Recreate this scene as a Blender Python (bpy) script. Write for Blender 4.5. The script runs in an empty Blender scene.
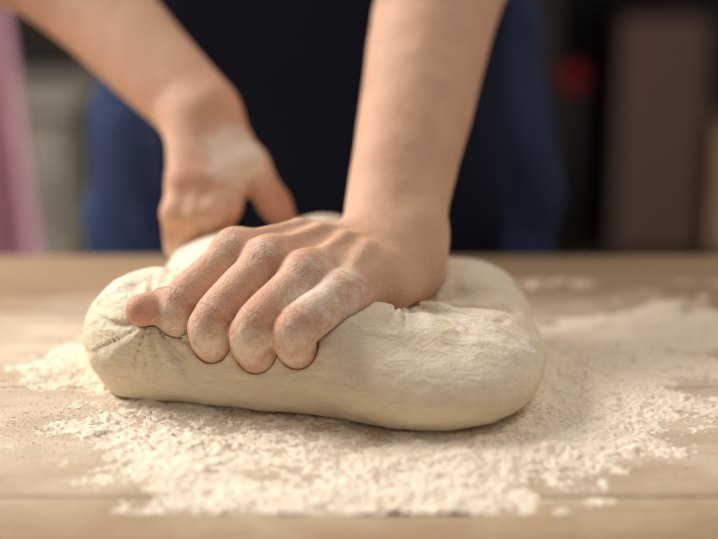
import bpy, math, numpy as np
from mathutils import Vector
TZ=0.90
PITCH=math.radians(15); CH=0.27; F=1396.0
rng=np.random.default_rng(7)
def ray(u,v):
    x=(u-359)/F; b=(269.5-v)/F
    return np.array([x, math.cos(PITCH)+b*math.sin(PITCH), -math.sin(PITCH)+b*math.cos(PITCH)])
def P(u,v,d):
    r=ray(u,v); return np.array([0,0,CH])+r*(d/r[1])
def G(u,v,z=0.0):
    r=ray(u,v); return (np.array([0,0,CH])+r*((CH-z)/-r[2]))[:2]

# ---------- noise ----------
def _h(i,j,k):
    n=(i*374761393+j*668265263+k*2147483647+1013904223)&0xffffffff
    n=((n^(n>>13))*1274126177)&0xffffffff
    n=(n^(n>>16))&0xffffffff
    return n.astype(np.float64)/4294967295.0
def vnoise(p):
    f=np.floor(p); i=f.astype(np.int64); t=p-f; t=t*t*(3-2*t)
    r=0
    for a in (0,1):
        for b in (0,1):
            for c in (0,1):
                w=(t[:,0] if a else 1-t[:,0])*(t[:,1] if b else 1-t[:,1])*(t[:,2] if c else 1-t[:,2])
                r=r+w*_h(i[:,0]+a,i[:,1]+b,i[:,2]+c)
    return r*2-1
def fbm(p,o=4):
    r=0;a=1.0;s=0
    for k in range(o):
        r=r+a*vnoise(p*(2.03**k)+17.3*k); s+=a; a*=.5
    return r/s
# ---------- sdf ----------
def smin(a,b,k):
    h=np.maximum(k-np.abs(a-b),0)/k
    return np.minimum(a,b)-h*h*k*.25
def smax(a,b,k): return -smin(-a,-b,k)
def cone(p,a,b,r1,r2):
    a=np.asarray(a,float);b=np.asarray(b,float)
    ab=b-a; t=np.clip(((p-a)@ab)/(ab@ab),0,1)
    return np.linalg.norm(p-a-t[:,None]*ab,axis=1)-(r1+(r2-r1)*t)
def ell(p,c,r,rot=None):
    q=p-np.asarray(c,float)
    if rot is not None: q=q@rot
    r=np.asarray(r,float)
    k0=np.linalg.norm(q/r,axis=1); k1=np.linalg.norm(q/(r*r),axis=1)+1e-9
    return k0*(k0-1)/k1
def chain(p,pts,rs,k=.004):
    d=None
    for i in range(len(pts)-1):
        e=cone(p,pts[i],pts[i+1],rs[i],rs[i+1])
        d=e if d is None else smin(d,e,k)
    return d
def catmull(pts,rs,n=6):
    pts=[np.asarray(x,float) for x in pts];P0=[2*pts[0]-pts[1]]+pts+[2*pts[-1]-pts[-2]]
    R0=[rs[0]]+list(rs)+[rs[-1]];op=[];orr=[]
    for i in range(1,len(P0)-2):
        for j in range(n):
            t=j/n
            f=lambda a,b,c,d:.5*((2*b)+(-a+c)*t+(2*a-5*b+4*c-d)*t*t+(-a+3*b-3*c+d)*t**3)
            op.append(f(P0[i-1],P0[i],P0[i+1],P0[i+2]));orr.append(f(R0[i-1],R0[i],R0[i+1],R0[i+2]))
    op.append(pts[-1]);orr.append(rs[-1])
    return op,orr
def tube(p,pts,rs,n=5):
    a,b=catmull(pts,rs,n)
    d=None
    for i in range(len(a)-1):
        e=cone(p,a[i],a[i+1],b[i],b[i+1]);d=e if d is None else np.minimum(d,e)
    return d
def polydist(p,pts):
    d=None
    for i in range(len(pts)-1):
        e=cone(p,pts[i],pts[i+1],0,0)
        d=e if d is None else np.minimum(d,e)
    return d
B=12
def mesh_sdf(fn,lo,hi,h,name,mat,margin=.004,smooth_it=1):
    lo=np.array(lo,float);hi=np.array(hi,float)
    nb=np.ceil((hi-lo)/(h*B)).astype(int)
    n=nb*B
    f=np.ones(n,np.float32)
    bi=np.stack(np.meshgrid(*[np.arange(x) for x in nb],indexing='ij'),-1).reshape(-1,3)
    cc=lo+(bi*B+(B-1)/2)*h
    dc=fn(cc)
    sel=np.abs(dc)<B*h*.87*1.3+margin
    off=np.stack(np.meshgrid(*[np.arange(B)]*3,indexing='ij'),-1).reshape(-1,3)
    for q in range(len(bi)):
        if not sel[q] and dc[q]<0:
            i,j,k=bi[q]*B; f[i:i+B,j:j+B,k:k+B]=-1
    sb=bi[sel]
    for s in range(0,len(sb),60):
        ch=sb[s:s+60]
        idx=(ch[:,None,:]*B+off[None]).reshape(-1,3)
        f[idx[:,0],idx[:,1],idx[:,2]]=fn(lo+idx*h)
    f[0]=f[-1]=abs(h);f[:,0]=f[:,-1]=abs(h);f[:,:,0]=f[:,:,-1]=abs(h)
    ins=f<0
    c=np.zeros(np.array(f.shape)-1,np.uint8)
    for a in (0,1):
        for b in (0,1):
            for d in (0,1):
                c+=ins[a:n[0]-1+a,b:n[1]-1+b,d:n[2]-1+d]
    act=np.argwhere((c>0)&(c<8))
    vid=-np.ones(c.shape,np.int32); vid[act[:,0],act[:,1],act[:,2]]=np.arange(len(act))
    val={}
    for a in (0,1):
        for b in (0,1):
            for d in (0,1):
                val[(a,b,d)]=f[act[:,0]+a,act[:,1]+b,act[:,2]+d].astype(float)
    S=np.zeros((len(act),3));N=np.zeros(len(act))
    ks=list(val)
    for x in range(8):
        for y in range(x+1,8):
            A,Bk=ks[x],ks[y]
            if sum(abs(A[m]-Bk[m]) for m in range(3))!=1: continue
            va,vb=val[A],val[Bk]; m=(va<0)!=(vb<0)
            t=np.where(m,va/(np.where(m,va-vb,1)),0); t=np.clip(t,0,1)
            pt=np.array(A)[None]+(np.array(Bk)-np.array(A))[None]*t[:,None]
            S+=pt*m[:,None];N+=m
    V=lo+(act+S/np.maximum(N,1)[:,None])*h
    Q=[]
    for ax in range(3):
        o1,o2=(ax+1)%3,(ax+2)%3
        sl0=[slice(None)]*3;sl1=[slice(None)]*3
        sl0[ax]=slice(0,-1);sl1[ax]=slice(1,None)
        a=ins[tuple(sl0)];b=ins[tuple(sl1)]
        e=np.argwhere(a!=b)
        e=e[(e[:,o1]>0)&(e[:,o2]>0)&(e[:,o1]<n[o1]-1)&(e[:,o2]<n[o2]-1)]
        sg=a[e[:,0],e[:,1],e[:,2]]
        def g(p1,p2):
            x=e.copy();x[:,o1]-=p1;x[:,o2]-=p2
            return vid[x[:,0],x[:,1],x[:,2]]
        q=np.stack([g(1,1),g(0,1),g(0,0),g(1,0)],1)
        q[~sg]=q[~sg][:,::-1]
        Q.append(q)
    Q=np.concatenate(Q); Q=Q[(Q>=0).all(1)]
    for it in range(smooth_it):
        acc=np.zeros_like(V);cnt=np.zeros(len(V))
        for x,y in ((0,1),(1,2),(2,3),(3,0)):
            for s,t in ((x,y),(y,x)):
                for m in range(3): acc[:,m]+=np.bincount(Q[:,s],V[Q[:,t],m],len(V))
                cnt+=np.bincount(Q[:,s],minlength=len(V))
        V=V*.5+.5*acc/np.maximum(cnt,1)[:,None]
    return mk(name,V,Q,mat)
def mk(name,V,Q,mat,smooth=True):
    me=bpy.data.meshes.new(name)
    V=np.asarray(V,np.float32);Q=np.asarray(Q,np.int32)
    me.from_pydata(V.tolist(),[],Q.tolist())
    me.polygons.foreach_set('use_smooth',np.full(len(me.polygons),smooth))
    me.materials.append(mat); me.update()
    o=bpy.data.objects.new(name,me); bpy.context.collection.objects.link(o)
    return o
def attr(o,name,vals):
    a=o.data.attributes.new(name,'FLOAT','POINT'); a.data.foreach_set('value',np.asarray(vals,np.float32))
def verts(o):
    v=np.empty(len(o.data.vertices)*3,np.float32);o.data.vertices.foreach_get('co',v);return v.reshape(-1,3).astype(float)
def empty(name):
    e=bpy.data.objects.new(name,None);bpy.context.collection.objects.link(e);return e
def parent(o,p): o.parent=p; return o

# ---------- materials ----------
class NT:
    def __init__(s,name):
        s.m=bpy.data.materials.new(name);s.m.use_nodes=True;s.t=s.m.node_tree
        s.b=s.t.nodes['Principled BSDF'];s.co=s.t.nodes.new('ShaderNodeTexCoord')
    def n(s,ty,**kw):
        x=s.t.nodes.new(ty)
        for k,v in kw.items(): setattr(x,k,v)
        return x
    def l(s,a,b): s.t.links.new(a,b)
    def noise(s,scale,detail=4,rough=.5,mp=None,dist=0):
        x=s.n('ShaderNodeTexNoise');x.inputs['Scale'].default_value=scale;x.inputs['Detail'].default_value=detail
        x.inputs['Roughness'].default_value=rough;x.inputs['Distortion'].default_value=dist
        if mp:
            m=s.n('ShaderNodeMapping');m.inputs['Scale'].default_value=mp;s.l(s.co.outputs['Object'],m.inputs[0]);s.l(m.outputs[0],x.inputs[0])
        else: s.l(s.co.outputs['Object'],x.inputs[0])
        return x.outputs[0]
    def ramp(s,inp,stops):
        r=s.n('ShaderNodeValToRGB');e=r.color_ramp.elements
        while len(e)<len(stops): e.new(.5)
        for k,(p,c) in enumerate(stops):
            e[k].position=p; e[k].color=(c,c,c,1) if not isinstance(c,tuple) else (*c,1)
        s.l(inp,r.inputs[0]);return r.outputs[0]
    def mix(s,f,a,b,bt='MIX'):
        x=s.n('ShaderNodeMix',data_type='RGBA',blend_type=bt)
        for v,i in ((f,0),(a,6),(b,7)):
            if hasattr(v,'links'): s.l(v,x.inputs[i])
            else: x.inputs[i].default_value=v if i==0 else (*v,1)
        return x.outputs[2]
    def math(s,op,a,b=None,c=None,clamp=False):
        x=s.n('ShaderNodeMath',operation=op);x.use_clamp=clamp
        for i,v in enumerate((a,b,c)):
            if v is None: continue
            if hasattr(v,'links'): s.l(v,x.inputs[i])
            else: x.inputs[i].default_value=v
        return x.outputs[0]
    def at(s,name):
        x=s.n('ShaderNodeAttribute');x.attribute_name=name;return x.outputs['Fac']
    def bump(s,h,st,dist,prev=None):
        x=s.n('ShaderNodeBump');x.inputs['Strength'].default_value=st;x.inputs['Distance'].default_value=dist
        s.l(h,x.inputs['Height'])
        if prev: s.l(prev,x.inputs['Normal'])
        return x.outputs[0]
    def fin(s,col=None,rough=.5,nrm=None,sss=0,rad=(1,.4,.2),sc=.005,spec=.5):
        if col is not None:
            if hasattr(col,'links'): s.l(col,s.b.inputs['Base Color'])
            else: s.b.inputs['Base Color'].default_value=(*col,1)
        s.b.inputs['Roughness'].default_value=rough
        s.b.inputs['Specular IOR Level'].default_value=spec
        if nrm: s.l(nrm,s.b.inputs['Normal'])
        if sss:
            s.b.inputs['Subsurface Weight'].default_value=sss;s.b.inputs['Subsurface Radius'].default_value=rad;s.b.inputs['Subsurface Scale'].default_value=sc
        return s.m
def lin(r,g,b): return tuple(((c/255)/12.92 if c/255<.04045 else ((c/255+.055)/1.055)**2.4) for c in (r,g,b))
def simple(name,rgb,rough=.6,var=.25,scale=12):
    t=NT(name);c=lin(*rgb)
    n=t.noise(scale,5)
    return t.fin(t.mix(n,tuple(x*(1-var) for x in c),tuple(min(1,x*(1+var)) for x in c)),rough,t.bump(n,.1,.005))

# skin
t=NT('skin')
n1=t.noise(45,4);n2=t.noise(14,3)
base=t.mix(t.ramp(n1,[(.3,0.),(.7,1.)]),lin(206,162,134),lin(218,176,148))
base=t.mix(t.math('MULTIPLY',t.ramp(n2,[(.4,0.),(.7,1.)]),.2),base,lin(198,138,114))
red=t.math('MULTIPLY',t.math('MULTIPLY',t.at('red'),t.ramp(t.noise(130,4),[(.3,.35),(.65,1.)])),.50,clamp=True)
base=t.mix(red,base,lin(200,122,102))
kt=t.at('kt');kw=t.at('kw')
s=t.math('ADD',t.math('MULTIPLY',kt,2*math.pi/.0040),t.math('MULTIPLY',t.noise(200,4,.7),10.0))
wr=t.math('MULTIPLY',t.math('POWER',t.math('ABSOLUTE',t.math('SINE',t.math('MULTIPLY',s,.5))),.5),kw)
dark=t.math('MULTIPLY',t.math('SUBTRACT',kw,wr),.4,clamp=True)
base=t.mix(dark,base,lin(160,92,74))
fl=t.at('flour')
fn=t.noise(1100,4,.75); fn2=t.noise(85,4,.65)
fm=t.math('ADD',t.math('ADD',fn,t.math('MULTIPLY',fn2,1.0)),t.math('MULTIPLY',fl,.5))
fm=t.math('MULTIPLY',t.math('SUBTRACT',fm,1.13),3.0,clamp=True)
fm=t.math('MULTIPLY',fm,t.math('MINIMUM',t.math('MULTIPLY',fl,1.3),.78))
base=t.mix(fm,base,lin(240,226,208))
v=t.n('ShaderNodeTexVoronoi');v.inputs['Scale'].default_value=750;t.l(t.co.outputs['Object'],v.inputs[0])
nr=t.bump(v.outputs[0],.3,.0008)
nr=t.bump(t.noise(240,5,.6),.55,.0014,nr)
nr=t.bump(wr,.5,.0011,nr)
SKIN=t.fin(base,.58,nr,sss=.18,sc=.005,spec=.25)
# dough
t=NT('dough_surface')
n1=t.noise(22,4);n2=t.noise(60,5,.6,mp=(1,2.2,3.0),dist=1.2)
base=t.mix(t.ramp(n1,[(.35,0.),(.7,1.)]),lin(236,219,188),lin(243,228,202))
base=t.mix(t.math('MULTIPLY',t.ramp(n2,[(.5,0.),(.75,1.)]),.45),base,lin(248,238,220))
geo=t.n('ShaderNodeNewGeometry');sp=t.n('ShaderNodeSeparateXYZ');t.l(geo.outputs['Normal'],sp.inputs[0])
dd_=t.math('MULTIPLY',t.math('ADD',sp.outputs[2],.15,clamp=True),t.ramp(t.noise(800,4,.8),[(.42,0.),(.58,1.)]))
dd_=t.math('MULTIPLY',dd_,t.ramp(t.noise(40,5,.65),[(.40,.15),(.6,.75)]))
base=t.mix(dd_,base,lin(253,247,238))
nr=t.bump(t.noise(420,5,.7),.65,.0015)
nr=t.bump(n2,.5,.0034,nr)
nr=t.bump(t.noise(110,5,.65,mp=(1,1,1.8),dist=.6),.55,.0024,nr)
DOUGH=t.fin(base,.78,nr,sss=.12,rad=(1,.8,.55),sc=.004,spec=.18)
# flour
t=NT('flour_powder')
n=t.noise(500,5,.7)
FLOUR=t.fin(t.mix(n,lin(236,220,198),lin(246,234,216)),.95,t.bump(n,.25,.0005),sss=.4,rad=(1,.85,.7),sc=.003,spec=.05)
t=NT('flour_grain')
GRAIN=t.fin(t.mix(t.noise(80,2),lin(238,223,202),lin(248,236,219)),.95,None,spec=.05)
# wood
def wood(name,dust=True):
    t=NT(name)
    oi=t.n('ShaderNodeObjectInfo')
    g1=t.noise(3,6,.6,mp=(1.2,22,22),dist=.4);g2=t.noise(14,6,.65,mp=(1,45,45))
    c=t.mix(t.ramp(g1,[(.3,0.),(.7,1.)]),lin(154,126,96),lin(184,155,123))
    c=t.mix(t.math('MULTIPLY',t.ramp(g2,[(.46,0.),(.68,1.)]),.65),c,lin(128,100,74))
    c=t.mix(t.math('MULTIPLY',oi.outputs['Random'],.25),c,lin(190,164,132))
    nr=t.bump(g2,.15,.001)
    if dust:
        sp=t.n('ShaderNodeSeparateXYZ');t.l(t.co.outputs['Object'],sp.inputs[0])
        dx=t.math('MULTIPLY',t.math('ADD',sp.outputs[0],.02),2.3)
        dy=t.math('MULTIPLY',t.math('ADD',sp.outputs[1],-.76),4.9)
        r=t.math('SQRT',t.math('ADD',t.math('MULTIPLY',dx,dx),t.math('MULTIPLY',dy,dy)))
        r=t.math('ADD',r,t.math('MULTIPLY',t.noise(14,7,.7),.6))
        m=t.math('MULTIPLY',t.math('SUBTRACT',1.34,r,clamp=True),2.4,clamp=True)
        nn=t.ramp(t.noise(16,7,.7,mp=(1,2,1)),[(.36,.50),(.60,1.)])
        gr=t.ramp(t.noise(700,4,.8),[(.38,.55),(.56,1.)])
        m=t.math('MULTIPLY',t.math('MULTIPLY',m,nn),gr)
        m=t.math('MULTIPLY',m,.90)
        c=t.mix(m,c,lin(234,217,196))
    return t.fin(c,.5,nr,spec=.35)
WOOD=wood('oak_wood')
# cloth
def cloth(name,rgb,sc=600,big=.25):
    t=NT(name);c=lin(*rgb)
    n=t.noise(sc,3);n2=t.noise(7,4)
    col=t.mix(n,tuple(x*.8 for x in c),tuple(x*1.25 for x in c))
    col=t.mix(t.math('MULTIPLY',t.ramp(n2,[(.4,0.),(.65,1.)]),big),col,tuple(x*1.8 for x in c))
    return t.fin(col,.9,t.bump(n2,.5,.02,t.bump(n,.3,.001)),spec=.15)

# ================= HANDS =================
Wr=P(374,248,.797); Wu=P(410,260,.797)
MCP=[P(236,254,.752),P(270,262,.738),P(308,277,.726),P(342,298,.716)]
PIP=[P(176,312,.724),P(210,327,.709),P(252,334,.698),P(294,333,.692)]
def dnorm(v): return v/np.linalg.norm(v)
FR=[(.0126,.0122,.0118),(.0132,.0128,.0122),(.0132,.0128,.0122),(.0126,.0122,.0116)]
FING=[]
for i in range(4):
    d1=dnorm(np.array([.16,.62,-.70])) ; d2=dnorm(np.array([.35,.85,-.15]))
    L1=[.024,.026,.024,.020][i]
    dip=PIP[i]+d1*L1; dip[2]=max(dip[2],.015)
    tip=dip+d2*.018; tip[2]=max(tip[2],.013)
    FING.append([MCP[i],MCP[i]*.5+PIP[i]*.5+np.array([0,-.001,.0020]),PIP[i],dip,tip])
THUMB=[P(350,268,.790),P(270,286,.775),P(196,300,.745),P(142,310,.721)]
ELB_L=np.array([.075,.995,.245]); SH_L=np.array([.16,1.15,.47])
def armL(p):
    a=tube(p,[Wr,P(388,185,.835),P(405,105,.882),P(425,5,.945),ELB_L],[.0205,.0225,.0265,.0315,.036])
    b=tube(p,[Wu,P(413,190,.835),P(430,105,.882),P(450,5,.945),ELB_L],[.0200,.0215,.0260,.0315,.036])
    d=smin(a,b,.03)
    up=cone(p,ELB_L,SH_L,.038,.050)
    d=smin(d,np.linalg.norm(p-P(420,232,.802),axis=1)-.013,.014)
    return smin(d,up,.02)
def handL(p):
    pal=None
    wc=(Wr+Wu)/2
    for i in range(4):
        w=Wr+(Wu-Wr)*(i/3.0)+np.array([-.004,-.006,-.004])
        mid=w*.5+MCP[i]*.5+np.array([0,0,.004])
        e=chain(p,[w,mid,MCP[i]-np.array([0,0,.002])],[.0185,.0150,.0124],.006)
        pal=e if pal is None else smin(pal,e,.008)
    e=ell(p,(wc+ (MCP[1]+MCP[2])/2)/2+np.array([.0,.004,-.014]),(.045,.036,.020))
    pal=smin(pal,e,.014)
    for i in range(4):
        w=Wr+(Wu-Wr)*((i+.5)/4.0)+np.array([-.01,-.012,.008])
        mid=w*.5+MCP[i]*.5+np.array([0,0,.0145])
        pal=smin(pal,chain(p,[w,mid,MCP[i]+np.array([0,0,.0085])],[.0010,.0014,.0022],.004),.007)
    th=chain(p,THUMB,[.016,.0135,.0108,.0088],.006)
    pal=smin(pal,cone(p,THUMB[0],THUMB[1],.017,.013),.014)
    fs=None
    for i in range(4):
        r=FR[i]
        e=tube(p,FING[i],[r[0]*.96,r[1]*.98,r[2]*1.00,r[2]*.90,r[2]*.78],3)
        e=smin(e,np.linalg.norm(p-(MCP[i]+np.array([-.001,-.001,.0020])),axis=1)-.0130,.005)
        fs=e if fs is None else smin(fs,e,.0014)
    d=smin(pal,fs,.006)
    d=smin(d,th,.003)
    return d
def fullL(p):
    d=smin(handL(p),armL(p),.016)
    cr=polydist(p,[P(350,248,.775),P(385,262,.772),P(415,282,.775)])
    d=d+.0022*np.exp(-(cr/.0035)**2)
    return d+.0004*vnoise(p*70)
# back hand (person's right)
W2=P(203,115,.930)
M2=[P(236,168,.903),P(219,177,.896),P(201,182,.892),P(184,182,.893)]
PP2=[P(226,206,.884),P(210,214,.877),P(193,218,.875),P(177,213,.878)]
T2=[P(214,240,.888),P(203,248,.884),P(190,251,.882),P(177,246,.884)]
TH2=[P(222,130,.925),P(250,165,.905),P(274,203,.893),P(291,233,.888)]
ELB_R=np.array([-.262,1.055,.235]); SH_R=np.array([-.215,1.18,.47])
def fullR(p):
    f=P(88,0,1.01)
    off=np.array([.006,0,.009])
    mid=W2*.55+f*.45
    d=smin(tube(p,[W2+off*.9,mid+off,f+off,ELB_R],[.0170,.0205,.0255,.031],3),tube(p,[W2-off*.9,mid-off,f-off,ELB_R],[.0170,.0205,.0255,.031],3),.025)
    d=smin(d,cone(p,ELB_R,SH_R,.036,.050),.02)
    pal=None
    for i in range(4):
        w=W2+np.array([.009-.006*i,-.004,-.004])
        e=cone(p,w,M2[i],.0155,.0112)
        pal=e if pal is None else smin(pal,e,.010)
    fs=None
    for i in range(4):
        e=chain(p,[M2[i],PP2[i],T2[i]],[.0110,.0100,.0086],.004)
        fs=e if fs is None else smin(fs,e,.0016)
    th=chain(p,TH2,[.0155,.0120,.0100,.0086],.006)
    pal=smin(pal,fs,.006)
    pal=smin(pal,th,.007)
    return smin(d,pal,.012)

person=empty('person_kneading_dough')
aL=mesh_sdf(fullL,(-.19,.65,.0),(.20,1.12,.40),.0013,'left_arm_and_hand',SKIN,smooth_it=1)
aR=mesh_sdf(fullR,(-.33,.83,.02),(-.02,1.16,.42),.0022,'right_arm_and_hand',SKIN)
def skin_attrs(o,mcps,pips,extra,flourpts):
    V=verts(o);red=np.zeros(len(V));kt=np.zeros(len(V));kw=np.zeros(len(V));bw=np.zeros(len(V))
    for i in range(4):
        ax=dnorm(pips[i]-mcps[i])
        for (c,s,a) in ((mcps[i],.012,.8),(pips[i],.013,.8)):
            dd=np.linalg.norm(V-c,axis=1); red=np.maximum(red,a*np.exp(-(np.maximum(dd-.011,0)/(s*.5))**2))
        for c in (mcps[i],pips[i]*.9+mcps[i]*.1):
            tt=(V-c)@ax; dd=np.linalg.norm(V-c,axis=1)
            w=np.exp(-(tt/.0045)**2)*np.exp(-(np.maximum(dd-.013,0)/.003)**2)
            u=w>bw; kt[u]=tt[u];bw[u]=w[u]; kw=np.maximum(kw,w*.8)
    for c in extra:
        dd=np.linalg.norm(V-c,axis=1); red=np.maximum(red,.8*np.exp(-(dd/.02)**2))
    fl=np.zeros(len(V))
    for c,r,a in flourpts:
        dd=np.linalg.norm(V-c,axis=1); fl=np.maximum(fl,a*np.exp(-(dd/r)**2))
    attr(o,'red',red);attr(o,'kt',kt);attr(o,'kw',kw);attr(o,'flour',fl)
fp=[(PIP[i]+np.array([0,-.008,-.006]),.022,.75) for i in range(4)]+[(P(325,300,.71),.03,.9)]+[(MCP[i]+np.array([0,-.008,.008]),.016,.5) for i in range(4)]
skin_attrs(aL,MCP,PIP,[THUMB[3]],fp)
skin_attrs(aR,M2,T2,[TH2[3],TH2[2]],[(P(238,150,.885),.024,1.7),(T2[1],.02,.7),(T2[3],.02,.7),(PP2[1],.016,.6)])
parent(aL,person);parent(aR,person)

# ================= DOUGH =================
PX=P(392,306,.752)
def dough_raw(p):
    d=ell(p,(.038,.731,.020),(.064,.068,.0300))
    d=smin(d,ell(p,(.056,.814,.020),(.048,.046,.037)),.004)
    d=smin(d,ell(p,(.074,.768,.018),(.032,.060,.029)),.010)
    d=smin(d,cone(p,(-.112,.752,.027),(.015,.714,.023),.030,.030),.02)
    d=smin(d,ell(p,(-.114,.765,.028),(.043,.050,.035)),.02)
    d=smin(d,ell(p,(-.078,.855,.028),(.046,.05,.037)),.02)
    d=smin(d,ell(p,(-.024,.872,.030),(.042,.045,.042)),.012)
    d=smin(d,ell(p,(-.04,.79,.014),(.10,.085,.028)),.02)
    d=smin(d,ell(p,P(358,338,.718),(.020,.024,.018)),.016)
    return d
def xy(a): return (a[0],a[1],0)
CREASE=[xy(PX+(-.014,.006,0)),xy(PX+(.010,.008,0)),xy(PX+(.034,.009,0)),xy(PX+(.052,.006,0)),xy(PX+(.066,.012,0))]
CRE2=[xy(PX+(.006,.000,0)),xy(PX+(.022,-.012,0)),xy(PX+(.044,-.018,0)),xy(PX+(.060,-.016,0))]
CRE3=[xy(PX+(.020,.026,0)),xy(PX+(.036,.030,0)),xy(PX+(.054,.034,0))]
def dough(p):
    d=dough_raw(p)
    m=d<.03
    if m.any():
        q=p[m]
        w=fbm(q*np.array([22,26,26]),3)*.0028+fbm(q*np.array([60,110,110]),3)*.0013
        r=q-PX; ang=np.arctan2(r[:,1]*.8-r[:,2],r[:,0]); rr=np.linalg.norm(r,axis=1)
        w+=.0030*vnoise(np.column_stack([ang*4.2+rr*12,rr*14,rr*0+3]))*np.exp(-((rr-.022)/.030)**2)
        nn=vnoise(np.column_stack([ang*6.5+rr*16,rr*20,rr*0+9]))
        w+=.0034*np.exp(-(nn/.16)**2)*np.exp(-((rr-.024)/.026)**2)
        qq=q.copy();qq[:,2]=0
        up=np.clip((q[:,2]-.022)/.015,0,1)
        wob=.0022*vnoise(q*90)
        fade=np.clip(1.4-rr/.080,0,1)
        for cr,dep,wd in ((CREASE,.0110,.0050),(CRE2,.0040,.0030),(CRE3,.0055,.0040)):
            w+=dep*up*np.exp(-((polydist(qq,cr)+wob)/wd)**2)*fade
        r2=q-P(150,318,.73); a2=np.arctan2(r2[:,2],r2[:,0]); rr2=np.linalg.norm(r2,axis=1)
        w+=.0026*vnoise(np.column_stack([a2*5,rr2*20,rr2*0+1]))*np.exp(-(rr2/.03)**2)
        n4=vnoise(np.column_stack([a2*4,rr2*16,rr2*0+5]))
        w+=.0024*np.exp(-(n4/.14)**2)*np.exp(-((rr2-.02)/.022)**2)
        dd=d[m]+w
        hd=np.minimum(fullL(q),fullR(q))
        dd=smax(dd,-(hd-.0001),.0025)
        d=d.copy();d[m]=dd
    d=smax(d,-(p[:,2]-.0006),.003)
    return d
dg=mesh_sdf(dough,(-.175,.645,-.006),(.125,.94,.095),.0013,'bread_dough',DOUGH,smooth_it=1)

# ================= FLOUR =================
poly_px=[(-30,418),(60,432),(110,452),(150,475),(185,500),(270,503),(380,500),(480,502),(545,470),(600,462),(655,452),(690,415),(700,380),(730,340),(735,318),(640,312),(560,322),(500,330),(300,330),(100,330),(60,345),(-20,380)]
poly=np.array([G(*q) for q in poly_px])
hx=.0009
xs=np.arange(-.34,.36,hx);ys=np.arange(.58,.98,hx)
X,Y=np.meshgrid(xs,ys,indexing='ij');pp=np.stack([X.ravel(),Y.ravel()],1)
def polysd(p,poly):
    d=np.full(len(p),1e9);ins=np.zeros(len(p),bool)
    n=len(poly)
    for i in range(n):
        a=poly[i];b=poly[(i+1)%n];e=b-a;w=p-a
        t=np.clip((w@e)/(e@e),0,1);d=np.minimum(d,np.linalg.norm(w-t[:,None]*e,axis=1))
        c=((a[1]>p[:,1])!=(b[1]>p[:,1]))
        with np.errstate(divide='ignore',invalid='ignore'):
            xi=(b[0]-a[0])*(p[:,1]-a[1])/(b[1]-a[1])+a[0]
        ins^=(c&(p[:,0]<xi))
    return np.where(ins,-d,d)
BARE=[np.array(G(170,418)),np.array(G(110,415)),np.array(G(60,400))]
def fdens(p):
    sd=polysd(p,poly)
    p3=np.column_stack([p,np.zeros(len(p))])
    n=fbm(p3*np.array([20,32,1]),4);n2=fbm(p3*130+5,4);n3=fbm(p3*520+9,2)
    e=np.clip(-sd/.045,-1.2,1)
    rim=np.exp(-((sd+.026)/.020)**2)
    right=np.clip((p[:,0]-.07)/.06,0,1)
    left=np.clip((-.12-p[:,0])/.08,0,1)
    bare=sum(np.exp(-(np.linalg.norm((p-c)*np.array([1,1.8]),axis=1)/.036)**2) for c in BARE)
    return .50*e+.30*rim+.08*right-.34*left+1.1*n+.50*n2+.42*n3-.06-.6*np.clip(bare,0,1)
D=fdens(pp)
p3=np.column_stack([pp,np.zeros(len(pp))])
def flh(p3,D):
    cl=fbm(p3*330+3,3)*.5+.5; c2=np.clip(fbm(p3*95+31,3)+.02,0,1)
    return np.clip(D,0,1.4)*.0019+np.clip(D*1.0,0,1)*(cl*.0009+c2*.0030+.0006*(fbm(p3*560+3,2)*.5+.5))
H=flh(p3,D)-.00010
ok=(D>0.02)
nx_,ny_=X.shape
idx=np.arange(nx_*ny_).reshape(nx_,ny_)
q=np.stack([idx[:-1,:-1],idx[1:,:-1],idx[1:,1:],idx[:-1,1:]],-1).reshape(-1,4)
q=q[ok[q].sum(1)>=2]
used=np.unique(q);re=-np.ones(nx_*ny_,int);re[used]=np.arange(len(used))
FV=np.column_stack([pp[used],np.maximum(H[used],.00003)]);FQ=re[q]
ng=190000
gx=np.column_stack([rng.uniform(-.34,.36,ng),rng.uniform(.575,.97,ng)])
sd=polysd(gx,poly)
pr=np.where(sd<0,.65,np.exp(-sd/.016)*.75+.02)*(0.35+.65*(vnoise(np.column_stack([gx*30,np.zeros(ng)]))>-.1))
gx=gx[rng.random(ng)<pr]
ng=len(gx);dn=fdens(gx)
g3=np.column_stack([gx,np.zeros(ng)])
gz=np.where(dn>0.02,flh(g3,dn),0)
gr=rng.gamma(1.6,.00010,ng)+.00010
gr=np.minimum(gr,.0011)
octv=np.array([[1,0,0],[-1,0,0],[0,1,0],[0,-1,0],[0,0,1],[0,0,-1]],float)
octf=np.array([[0,2,4],[2,1,4],[1,3,4],[3,0,4],[2,0,5],[1,2,5],[3,1,5],[0,3,5]])
gv=octv[None]*gr[:,None,None]*rng.uniform(.6,1.3,(ng,6,1))
ang=rng.uniform(0,6.28,ng);c_,s_=np.cos(ang),np.sin(ang)
gv=np.stack([gv[...,0]*c_[:,None]-gv[...,1]*s_[:,None],gv[...,0]*s_[:,None]+gv[...,1]*c_[:,None],gv[...,2]*.8],-1)
gv=gv+np.column_stack([gx,gz+gr*.5])[:,None,:]
gf=(octf[None]+(np.arange(ng)*6)[:,None,None]).reshape(-1,3)
allV=np.concatenate([FV,gv.reshape(-1,3)])
me=bpy.data.meshes.new('scattered_flour')
me.from_pydata(allV.tolist(),[],FQ.tolist()+(gf+len(FV)).tolist())
me.polygons.foreach_set('use_smooth',np.ones(len(FQ)+len(gf),bool))
me.materials.append(FLOUR);me.materials.append(GRAIN)
me.polygons.foreach_set('material_index',np.concatenate([np.zeros(len(FQ),np.int32),np.ones(len(gf),np.int32)]));me.update()
fo=bpy.data.objects.new('scattered_flour',me);bpy.context.collection.objects.link(fo)

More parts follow.
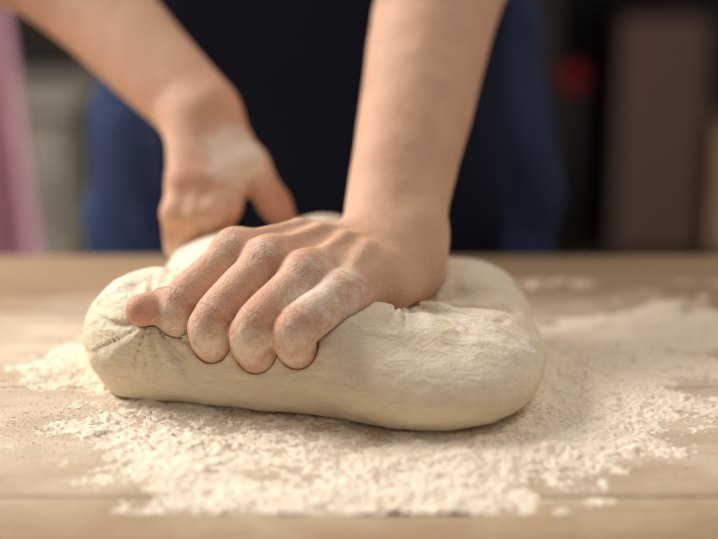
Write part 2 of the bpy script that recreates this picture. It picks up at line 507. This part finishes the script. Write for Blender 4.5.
# ================= TABLE =================
def box(name,lo,hi,mat,bev=.003,par=None,seg=2):
    lo=np.array(lo,float);hi=np.array(hi,float)
    v=[(x,y,z) for x in (lo[0],hi[0]) for y in (lo[1],hi[1]) for z in (lo[2],hi[2])]
    f=[(0,1,3,2),(4,6,7,5),(0,4,5,1),(2,3,7,6),(0,2,6,4),(1,5,7,3)]
    o=mk(name,v,f,mat,False)
    if bev:
        b=o.modifiers.new('b','BEVEL');b.width=bev;b.segments=seg
    if par: o.parent=par
    return o
table=empty('wooden_kitchen_table')
k=1
for y in np.arange(.15,1.04,.15):
    box(f'plank_{k}',(-1.1,y+.0003,-.04),(1.1,y+.1497,0),WOOD,.0012,table);k+=1
FL=-TZ
k=1
for x in (-1.02,.95):
    for y in (.2,.93):
        box(f'leg_{k}',(x,y,FL),(x+.07,y+.07,-.04),WOOD,.004,table);k+=1
box('apron_rail_1',(-.95,.21,-.12),(.95,.235,-.04),WOOD,.002,table)
box('apron_rail_2',(-.95,.965,-.12),(.95,.99,-.04),WOOD,.002,table)

# ================= PERSON BODY =================
NAVY=cloth('dark_navy_apron_cloth',(29,35,55));SHIRT=cloth('blue_denim_shirt_cloth',(40,51,80));TROU=cloth('dark_trouser_cloth',(30,32,40))
CX=-.033
def torso(p):
    d=ell(p,(CX,1.205,-.02),(.210,.125,.27))
    d=smin(d,ell(p,(CX,1.21,.16),(.180,.115,.25)),.06)
    d=smin(d,ell(p,(CX,1.215,.36),(.185,.115,.15)),.06)
    d=smin(d,cone(p,SH_L+np.array([-.01,.02,0]),SH_R+np.array([.01,.02,0]),.062,.062),.06)
    d=smin(d,cone(p,(CX,1.20,.45),(CX,1.175,.55),.06,.058),.04)
    return d+.005*vnoise(p*np.array([14,14,5]))
def shirt(p):
    d=torso(p)
    d=smax(d,p[:,2]-.535,.01)
    d=d+.004*np.sin(p[:,0]*90+p[:,2]*60+3*vnoise(p*9))*np.clip(.3-p[:,2],0,.3)/.3
    for s,e in ((SH_L,ELB_L),(SH_R,ELB_R)):
        s2=s+np.array([0,.01,0])
        sl=cone(p,s2,s2+(e-s2)*.55,.066,.060)
        d=smin(d,sl,.03)
    return smax(d,-(p[:,2]+.10),.01)
parent(mesh_sdf(shirt,(-.36,1.0,-.13),(.30,1.36,.58),.006,'shirt',SHIRT),person)
def apron(p):
    d=torso(p)
    sk=ell(p,(CX,1.205,-.15),(.206,.128,.9))
    d2=smin(d,sk,.02)
    fold=.009*np.sin(p[:,0]*48+p[:,2]*14+2.5*vnoise(p*4))*np.clip(.25-p[:,2],0,.35)/.35
    sh=np.abs(d2+fold-.014)-.003
    sh=smax(sh,p[:,1]-1.235,.006)
    sh=smax(sh,-(p[:,2]+.42),.006)
    hw=np.where(p[:,2]>.20,.14-.25*(p[:,2]-.20),.14)
    sh=smax(sh,np.abs(p[:,0]-CX-.012)-hw,.006)
    return smax(sh,p[:,2]-.42,.006)
parent(mesh_sdf(apron,(-.29,1.03,-.45),(.24,1.27,.45),.0035,'apron',NAVY),person)
def trou(p):
    d=ell(p,(CX,1.215,-.06),(.175,.105,.12))
    for s in (-1,1):
        d=smin(d,chain(p,[(CX+s*.085,1.215,-.10),(CX+s*.095,1.215,-.44),(CX+s*.10,1.23,-.83)],[.088,.062,.050],.02),.03)
    return d
parent(mesh_sdf(trou,(-.26,1.08,-.89),(.21,1.36,.08),.007,'trousers',TROU),person)
def shoes(p):
    d=None
    for s in (-1,1):
        e=smin(cone(p,(CX+s*.10,1.25,-.855),(CX+s*.115,1.09,-.868),.042,.034),cone(p,(CX+s*.10,1.24,-.86),(CX+s*.10,1.235,-.80),.04,.04),.02)
        d=e if d is None else np.minimum(d,e)
    return smax(d,-(p[:,2]+.899),.006)
parent(mesh_sdf(shoes,(-.22,1.02,-.91),(.17,1.32,-.74),.005,'shoes',simple('black_leather',(28,26,26),.4)),person)
hc=np.array([CX,1.15,.655])
def head(p):
    d=ell(p,hc+(0,.012,.02),(.074,.092,.088))
    d=smin(d,ell(p,hc+(0,-.02,-.045),(.055,.062,.062)),.03)
    d=smin(d,cone(p,hc+(0,-.092,.0),hc+(0,-.103,-.028),.008,.012),.012)
    d=smin(d,ell(p,hc+(0,-.082,-.055),(.022,.008,.007)),.006)
    for s in (-1,1):
        d=smin(d,ell(p,hc+(s*.076,.012,-.005),(.010,.018,.030)),.006)
        d=smax(d,-ell(p,hc+(s*.031,-.088,.008),(.016,.010,.009)),.010)
    d=smin(d,cone(p,(CX,1.195,.47),hc+(0,.02,-.05),.056,.052),.02)
    return d
hd=mesh_sdf(head,(-.14,1.02,.44),(.09,1.28,.78),.003,'head',SKIN);parent(hd,person)
V=verts(hd);attr(hd,'red',.5*np.exp(-(np.linalg.norm(V-(hc+np.array([0,-.09,-.055])),axis=1)/.02)**2))
def hair(p):
    d=ell(p,hc+(0,.022,.030),(.086,.098,.092))
    d=smax(d,-(ell(p,hc+(0,-.075,-.05),(.09,.075,.115))),.012)
    d=smax(d,-(p[:,2]-hc[2]+.06),.01)
    return d+.003*vnoise(p*np.array([90,30,90]))
parent(mesh_sdf(hair,(-.14,1.02,.55),(.09,1.30,.80),.004,'hair',simple('brown_hair',(60,40,28),.5)),person)
def eyes(p):
    return np.minimum(np.linalg.norm(p-(hc+(-.031,-.070,.006)),axis=1)-.0125,np.linalg.norm(p-(hc+(.031,-.070,.006)),axis=1)-.0125)
parent(mesh_sdf(eyes,(-.09,1.05,.63),(.04,1.12,.69),.0015,'eyes',simple('eye_dark',(70,50,40),.2)),person)

# ================= ROOM =================
WALL=simple('dark_kitchen_wall_paint',(46,38,34),.8,.15,3)
box('floor',(-3,-1.6,FL-.05),(3,3.6,FL),simple('dark_floor_tile',(84,70,58),.5,.2,4),0)
box('wall_back',(-3,3.3,FL),(3,3.4,1.8),WALL,0)
DARK=simple('dark_stained_wood',(42,32,28),.5,.3,8);GREY=simple('pale_grey_paint',(180,170,154),.5,.06,5)
cab=empty('white_kitchen_cabinet')
box('body',(-1.12,2.85,FL),(-.59,3.28,-.16),GREY,.004,cab)
box('worktop',(-1.14,2.82,-.16),(-.575,3.29,-.13),GREY,.004,cab)
box('cabinet_door',(-1.10,2.835,FL+.1),(-.61,2.85,-.19),GREY,.003,cab)
box('handle',(-.66,2.815,-.4),(-.645,2.835,-.28),simple('steel',(170,170,170),.3),.002,cab)
tw=empty('pink_towel_on_stand')
PINK=cloth('pink_terry_cloth',(212,164,176),300,.1)
us=np.linspace(0,1,60);vs=np.linspace(0,1,40)
vv=[]
for a in us:
    for b in vs:
        right=-.520+.048*min(1,b*1.5)
        vv.append((-.80+(right+.80)*a, 2.0+.022*math.sin(a*22+1.5*b)+.01*math.sin(a*9), .30-.80*b))
ff=[(i*40+j,i*40+j+1,(i+1)*40+j+1,(i+1)*40+j) for i in range(59) for j in range(39)]
o=mk('towel',vv,ff,PINK);sm=o.modifiers.new('s','SOLIDIFY');sm.thickness=.008;o.parent=tw
def cyl(name,a,b,r,mat,par=None,r2=None,n=24):
    a=np.array(a,float);b=np.array(b,float);ax=dnorm(b-a)
    u=dnorm(np.cross(ax,[1,.1,.2]));w=np.cross(ax,u);r2=r if r2 is None else r2
    v=[a+r*(math.cos(6.2832*i/n)*u+math.sin(6.2832*i/n)*w) for i in range(n)]+[b+r2*(math.cos(6.2832*i/n)*u+math.sin(6.2832*i/n)*w) for i in range(n)]
    me=bpy.data.meshes.new(name)
    me.from_pydata([tuple(x) for x in v],[],[(i,(i+1)%n,n+(i+1)%n,n+i) for i in range(n)]+[tuple(range(n))[::-1],tuple(range(n,2*n))])
    me.materials.append(mat);o=bpy.data.objects.new(name,me);bpy.context.collection.objects.link(o)
    if par:o.parent=par
    return o
ST=simple('dark_iron',(50,46,44),.4)
cyl('rail',(-.90,2.0,.305),(-.49,2.0,.305),.010,ST,tw)
cyl('post_1',(-.87,2.0,FL),(-.87,2.0,.305),.012,ST,tw)
cyl('post_2',(-.87,1.85,FL+.012),(-.87,2.15,FL+.012),.012,ST,tw)
sh=empty('kitchen_shelf')
for i,x in enumerate((.36,1.55)):
    box(f'side_{i+1}',(x,2.75,FL),(x+.03,3.15,.6),DARK,.003,sh)
for i,z in enumerate((FL+.05,-.47,.22,.55)):
    box(f'shelf_{i+1}',(.39,2.75,z),(1.55,3.15,z+.025),DARK,.002,sh)
box('back_panel',(.36,3.15,FL),(1.58,3.17,.6),DARK,.002,sh)
def lathe(name,prof,c,mat,par=None,n=32):
    v=[];f=[]
    for r,z in prof:
        for i in range(n): v.append((c[0]+r*math.cos(6.2832*i/n),c[1]+r*math.sin(6.2832*i/n),c[2]+z))
    for j in range(len(prof)-1):
        for i in range(n): f.append((j*n+i,j*n+(i+1)%n,(j+1)*n+(i+1)%n,(j+1)*n+i))
    o=mk(name,v,f,mat)
    if par:o.parent=par
    return o
RED=simple('red_enamel',(150,32,30),.35,.1)
tin=empty('storage_tin_with_red_lid')
lathe('tin_body',[(.001,0),(.028,0),(.030,.004),(.030,.33),(.028,.333)],(.425,2.82,-.444),simple('dark_tin',(44,36,34),.4),tin)
lathe('tin_lid',[(.030,.333),(.032,.334),(.032,.365),(.028,.378),(.010,.381),(.010,.391),(.001,.395)],(.425,2.82,-.444),RED,tin)
BRN=simple('brown_card',(94,70,60),.8,.12,5)
box('tall_brown_storage_box',(.53,2.80,-.4445),(.70,3.08,.03),BRN,.008)
box('short_storage_box',(.735,2.80,-.4445),(1.05,3.08,-.19),simple('cardboard',(180,146,118),.8),.006)

# ================= LIGHT =================
for o in list(bpy.data.objects):
    if o.parent is None: o.location.z+=TZ
w=bpy.data.worlds.new('world');bpy.context.scene.world=w;w.use_nodes=True
bg=w.node_tree.nodes['Background'];bg.inputs[0].default_value=(1,.95,.88,1);bg.inputs[1].default_value=.28
def area(name,loc,tgt,size,e,col,sy=None):
    l=bpy.data.lights.new(name,'AREA');l.size=size;l.energy=e;l.color=col
    if sy:l.shape='RECTANGLE';l.size_y=sy
    o=bpy.data.objects.new(name,l);bpy.context.collection.objects.link(o);o.location=loc
    o.rotation_euler=(Vector(tgt)-Vector(loc)).to_track_quat('-Z','Y').to_euler();return o
area('window_light',(-1.4,1.45,TZ+1.15),(0,.8,TZ),.9,54,(1,.965,.905))
area('warm_right_light',(1.0,1.1,TZ+1.5),(0,.8,TZ),.8,10,(1,.90,.78))  # weak warm area light from the upper right, no lamp modelled
cam=bpy.data.cameras.new('camera');co=bpy.data.objects.new('camera',cam);bpy.context.collection.objects.link(co)
co.location=(0,0,CH+TZ);co.rotation_euler=(math.radians(90)-PITCH,0,0)
cam.lens=70;cam.sensor_width=36;cam.clip_start=.02
cam.dof.use_dof=True;cam.dof.focus_distance=.745;cam.dof.aperture_fstop=2.6
bpy.context.scene.camera=co
bpy.context.scene.view_settings.view_transform='Standard'
